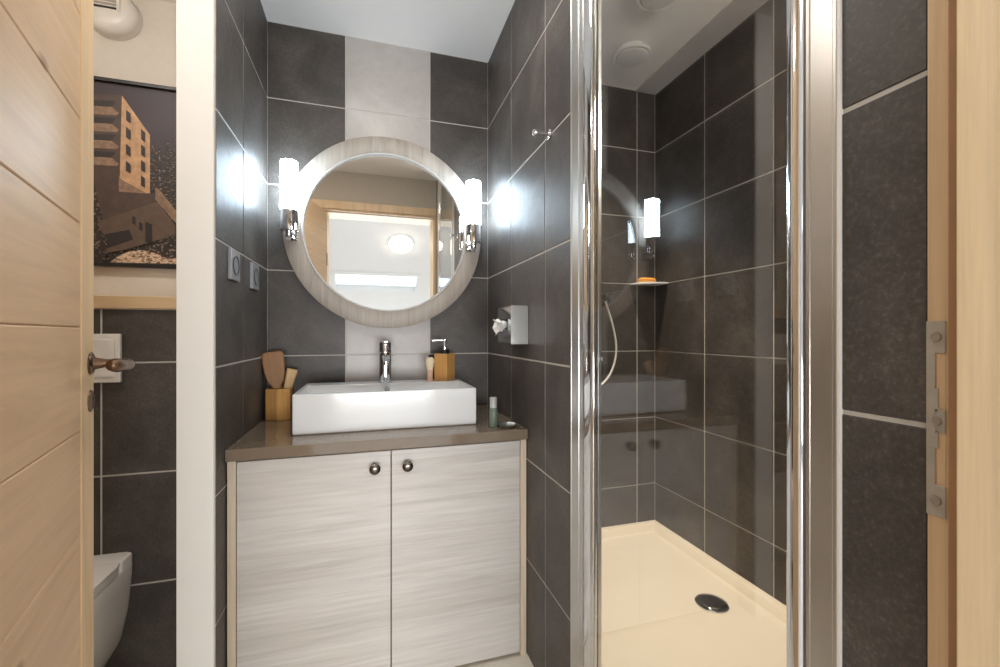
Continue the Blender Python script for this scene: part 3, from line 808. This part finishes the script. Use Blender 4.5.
# shower mixer with hose on the back wall
sm = thing('shower_mixer', 'chrome bar shower mixer with a looping hose on the back wall', 'shower mixer', (0.86, YB - 0.0014, 0.150))
b = MB(); b.lathe([(0, -0.085), (0.018, -0.085), (0.020, -0.080), (0.020, 0.080), (0.018, 0.085), (0, 0.085)], 28, at(0, -0.055, 0) @ AYP); b.build('mixer_body', M['chrome'], sm)
for s in (-1, 1):
    b = MB(); b.lathe([(0.026, 0), (0.026, 0.008), (0.012, 0.012), (0.012, 0.05)], 24, at(s * 0.06, 0, 0) @ AXN); b.build('wall_union', M['chrome'], sm)
    b = MB(); b.lathe([(0.015, 0.085), (0.0205, 0.088), (0.0205, 0.105), (0.018, 0.108), (0, 0.108)], 24, at(0, -0.055, 0) @ (AYP if s > 0 else AYN)); b.build('knob', M['chrome'], sm)
def hp(px, py, Y=1.60):
    x, z = onY(px, py, Y); return (x - 0.86, Y - YB, z - 0.150)
pts = [hp(605, 300), hp(607, 307), hp(611.5, 322), hp(615, 338), hp(616, 350), hp(614.5, 362), hp(610.5, 373), hp(604, 382), hp(594, 389), hp(578, 391), hp(562, 380), hp(550, 350), (-0.20, -0.05, 0.2), (-0.20, -0.045, 0.55)]
fine = []
P_ = [Vector(p) for p in pts]
for i in range(len(P_) - 1):
    p0, p1, p2, p3 = P_[max(i - 1, 0)], P_[i], P_[i + 1], P_[min(i + 2, len(P_) - 1)]
    for k in range(6):
        u = k / 6
        fine.append(0.5 * ((2 * p1) + (p2 - p0) * u + (2 * p0 - 5 * p1 + 4 * p2 - p3) * u * u + (3 * p1 - p0 - 3 * p2 + p3) * u ** 3))
fine.append(P_[-1])
b = MB(); b.tube(fine, 0.0045, 10); b.build('hose', M['plastic'], sm, label='white shower hose hanging in a loop')
b = MB(); b.tube([(-0.20, -0.045, 0.55), (-0.20, -0.065, 0.60), (-0.20, -0.11, 0.635)], [0.010, 0.012, 0.018], 14); b.lathe([(0.018, 0), (0.042, 0.012), (0.044, 0.022), (0, 0.024)], 28, at(-0.20, -0.11, 0.635) @ Matrix.Rotation(R(125), 4, 'X')); b.build('hand_shower', M['chrome'], sm)
b = MB(); b.tube([(-0.20, -0.012, 0.10), (-0.20, -0.012, 0.66)], 0.008, 14)
b.box(-0.212, -0.188, -0.055, 0.0, 0.545, 0.575, 0, 0.003); b.box(-0.212, -0.188, -0.02, 0.0, 0.09, 0.11, 0, 0.003); b.build('riser_rail', M['chrome'], sm)

# corner shelf and soap
b = MB()
r_ = 0.128
poly = [(0, 0)] + [(-r_ * math.cos(R(a)), -0.70 * r_ * math.sin(R(a))) for a in range(0, 91, 9)]
b.prism(poly, -0.004, 0.004, 0, None, 0.0015)
b.v = [(x + XR - 0.002, y + YB - 0.002, z + 0.218) for x, y, z in b.v]
b.build('corner_shelf', M['ceramic'], label='small white quarter round shelf in the back corner of the shower', cat='shelf', origin=(XR, YB, 0.218))
b = MB()
def sup(rx, ry, z, e=0.6, n=28):
    return [(rx * math.copysign(abs(math.cos(2 * math.pi * i / n)) ** e, math.cos(2 * math.pi * i / n)), ry * math.copysign(abs(math.sin(2 * math.pi * i / n)) ** e, math.sin(2 * math.pi * i / n)), z) for i in range(n)]
b.loft([sup(0.034, 0.018, 0.0), sup(0.040, 0.022, 0.006), sup(0.040, 0.022, 0.016), sup(0.033, 0.017, 0.022)])
b.v = [(x + 1.170, y + 1.630, z + 0.2222) for x, y, z in b.v]
b.build('soap_bar', M['soap'], label='amber soap bar on the corner shelf of the shower', cat='soap', origin=(1.170, 1.630, 0.2222))

# ------------------------------------------------------------------ toilet
tx = -0.764
wc = thing('toilet', 'white wall hung toilet with closed lid half hidden by the open door', 'toilet', (tx, 1.3885, -EYE))
def dshape(hw, y0, ln, z, n=20, sq=0.78):
    pts = [(hw * 0.96, y0, z), (hw, y0 - 0.03, z)]
    L = ln - 0.03
    for i in range(n + 1):
        a = math.pi * i / n
        c, s_ = math.cos(a), math.sin(a)
        k = 0.42
        pts.append((hw * math.copysign(abs(c) ** sq, c), y0 - 0.03 - L * k - L * (1 - k) * abs(s_) ** 0.92, z))
    pts += [(-hw, y0 - 0.03, z), (-hw * 0.96, y0, z)]
    return pts
lidz = EYE - 0.578
b = MB()
sec = [(0.070, 0.20, 0.080), (0.105, 0.28, 0.095), (0.135, 0.36, 0.150), (0.151, 0.42, 0.230), (0.1585, 0.46, 0.310), (0.1605, 0.475, lidz - 0.036), (0.1590, 0.473, lidz - 0.032)]
b.loft([dshape(hw_, 0.0, ln, z) for hw_, ln, z in sec])
def deck(hw_, z, d): return [(x, y - d / 2, z) for x, y, _ in rrect(-hw_, hw_, -d / 2, d / 2, 0.012, 0)]
b.loft([deck(0.1570, lidz - 0.060, 0.064), deck(0.1580, lidz - 0.012, 0.064), deck(0.1565, lidz - 0.007, 0.062), deck(0.150, lidz - 0.005, 0.058)])
b.build('pan', M['wcwhite'], wc)
b = MB(); b.loft([dshape(0.157, -0.064, 0.412, lidz - 0.0315), dshape(0.160, -0.0625, 0.4155, lidz - 0.027), dshape(0.160, -0.0625, 0.4155, lidz - 0.019), dshape(0.157, -0.064, 0.412, lidz - 0.0165)]); b.build('seat', M['wcwhite'], wc)
b = MB(); b.loft([dshape(0.158, -0.0635, 0.414, lidz - 0.016), dshape(0.161, -0.062, 0.417, lidz - 0.013), dshape(0.161, -0.062, 0.417, lidz - 0.004), dshape(0.154, -0.067, 0.409, lidz + 0.001)]); b.build('lid', M['wcwhite'], wc)
fp = thing('flush_plate', 'white flush plate on the dark tiles above the toilet', 'flush plate', (-0.745, 1.3884, -0.065))
b = MB(); b.box(-0.113, 0.113, -0.011, 0, -0.064, 0.064, 0, 0.002); b.build('plate', M['plastic'], fp)
for s in (-1, 1):
    b = MB(); b.box(-0.050 + s * 0.052, 0.050 + s * 0.052, -0.0135, -0.010, -0.050, 0.050, 0, 0.0015); b.build('button', M['plastic'], fp)

# extractor on the wall over the poster
ex = thing('extractor_fan', 'round white extractor fan high on the wall above the poster', 'fan', (-0.775, YB, 1.004))
b = MB(); b.lathe([(0, 0), (0.0735, 0), (0.0735, 0.008), (0.0715, 0.016)], 48, AXN); b.build('base_ring', M['plastic'], ex)
b = MB(); b.lathe([(0.0705, 0.012), (0.0690, 0.026), (0.060, 0.038), (0.044, 0.044), (0, 0.046)], 48, AXN); b.build('cover', M['plastic'], ex)
for k in range(4):
    b = MB(); b.box(-0.036, 0.026, -0.0485, -0.043, -0.004 + k * 0.011, 0.0015 + k * 0.011, 0, 0.0008); b.build('grille_slot', M['dark'] if k == 0 else M['shade_slat_grey'], ex)
b = MB(); b.box(0.026, 0.034, -0.0500, -0.040, -0.008, 0.040, 0, 0.001); b.build('latch', M['plastic'], ex)

# ------------------------------------------------------------------ poster
YP = YB - 0.016
M['p_sky'] = plain('print dusk sky', (56, 43, 50), 0.5, noise_amt=0.10, nscale=6)
M['p_lit'] = plain('print lit concrete', (190, 150, 112), 0.5, noise_amt=0.22, nscale=38)
M['p_shade'] = plain('print shadowed concrete', (74, 56, 48), 0.5, noise_amt=0.2, nscale=40)
M['p_mid'] = plain('print ramp concrete', (92, 74, 62), 0.5, noise_amt=0.15, nscale=40)
M['p_dark'] = plain('print dark window', (40, 30, 30), 0.5)
M['p_rail'] = plain('print balcony rail', (136, 108, 86), 0.5, noise_amt=0.3, nscale=60)
def snowy(name, dark, light, thr):
    m, nt, bb = mat(name)
    f = noise(nt, coords(nt, (1, 1, 1.6)), 95, 4, 0.7)
    r = ramp(nt, [(thr, lin(dark)), (thr + 0.10, lin(light))])
    nt.links.new(f, r.inputs[0]); nt.links.new(r.outputs[0], bb.inputs['Base Color'])
    bb.inputs['Roughness'].default_value = 0.5
    return m
M['p_tree'] = snowy('print snowy firs', (36, 29, 27), (168, 140, 116), 0.55)
M['p_snow'] = snowy('print snow', (92, 72, 60), (212, 184, 156), 0.42)
pc = onY(130, 178, YP)
po = thing('framed_poster', 'framed night poster of a concrete tower block in snow above the ledge', 'poster', (pc[0], YP, pc[1]))
layer = [0]
b = MB()
def quad(pts, mi):
    layer[0] += 1
    d = -0.0002 * layer[0]
    vs = []
    for x, y in pts:
        X, Z = onY(x, y, YP); vs.append((X - pc[0], d, Z - pc[1]))
    b.add(vs, [tuple(range(len(vs)))], mi)
XA, XB = -1.0 - pc[0], -0.47 - pc[0]
zT, zB = onY(176, 92.0, YP)[1] - pc[1], onY(176, 265.5, YP)[1] - pc[1]
b.add([(XA, 0, zB), (XB, 0, zB), (XB, 0, zT), (XA, 0, zT)], [(0, 1, 2, 3)], 0)
quad([(60, 170), (60, 262), (95, 262), (176, 264), (200, 265), (200, 150), (190, 140), (182, 160), (177, 142), (172, 150), (168, 140), (163, 160), (160, 146), (157, 152), (153, 140), (149, 168), (120, 190)], 5)   # firs
quad([(60, 92), (122, 95.5), (122, 192), (60, 190)], 2)          # shaded side
quad([(122, 95.5), (150, 135), (150, 194), (119.5, 192)], 1)      # lit facade
for k in range(4):
    y = 107 + 17.0 * k
    quad([(60, y - 3), (112, y), (119, y + 6), (117, y + 8.5), (60, y + 5)], 4)
    quad([(60, y - 8), (116, y - 6), (112, y), (60, y - 3)], 3)
for k in range(4):
    quad([(126.5, 110 + 17 * k), (131, 114 + 17 * k), (131, 124 + 16.5 * k), (126.5, 120.5 + 17 * k)], 3)
    quad([(141.5, 129 + 15.5 * k), (145.5, 133 + 15.2 * k), (145.5, 143 + 15 * k), (141.5, 139.5 + 15.5 * k)], 3)
quad([(60, 190), (119.5, 192), (157, 194), (156, 206), (122, 214), (60, 236)], 2)      # terrace block
quad([(119.5, 176), (122, 180), (148, 194), (119.5, 192)], 4)
quad([(60, 236), (122, 214), (158, 202), (176, 226), (176, 250), (160, 240), (126, 250), (60, 262)], 6)   # ramp
quad([(156, 188), (160, 190), (200, 240), (200, 250), (156, 200)], 4)
quad([(98, 236), (130, 230), (134, 240), (104, 250)], 3)
quad([(146, 222), (153, 225), (153, 246), (146, 242)], 3)
for k in range(2): quad([(133 + 7 * k, 216 + 6 * k), (136.5 + 7 * k, 218 + 6 * k), (136.5 + 7 * k, 226 + 6 * k), (133 + 7 * k, 224 + 6 * k)], 3)
quad([(60, 200), (96, 186), (100, 205), (104, 220), (99, 226), (108, 240), (106, 262), (60, 262)], 5)
quad([(150, 246), (163, 240), (176, 234), (200, 240), (200, 264), (150, 262)], 5)
quad([(112, 262), (120, 256), (130, 252), (142, 250.5), (154, 253), (166, 258), (200, 259), (200, 264.5), (112, 262.8)], 7)
bb = b.build('print', [M['p_sky'], M['p_lit'], M['p_shade'], M['p_dark'], M['p_rail'], M['p_tree'], M['p_mid'], M['p_snow']], po)
b = MB()
f = 0.011
b.box(XA - f, XB + f, -0.010, 0.015, zT, zT + f, 0, 0.001); b.box(XA - f, XB + f, -0.010, 0.015, zB - f, zB, 0, 0.001)
b.box(XA - f, XA, -0.010, 0.015, zB, zT, 0, 0.001); b.box(XB, XB + f, -0.010, 0.015, zB, zT, 0, 0.001)
b.box(XA, XB, 0.003, 0.015, zB, zT)
b.build('poster_frame', M['black'], po)
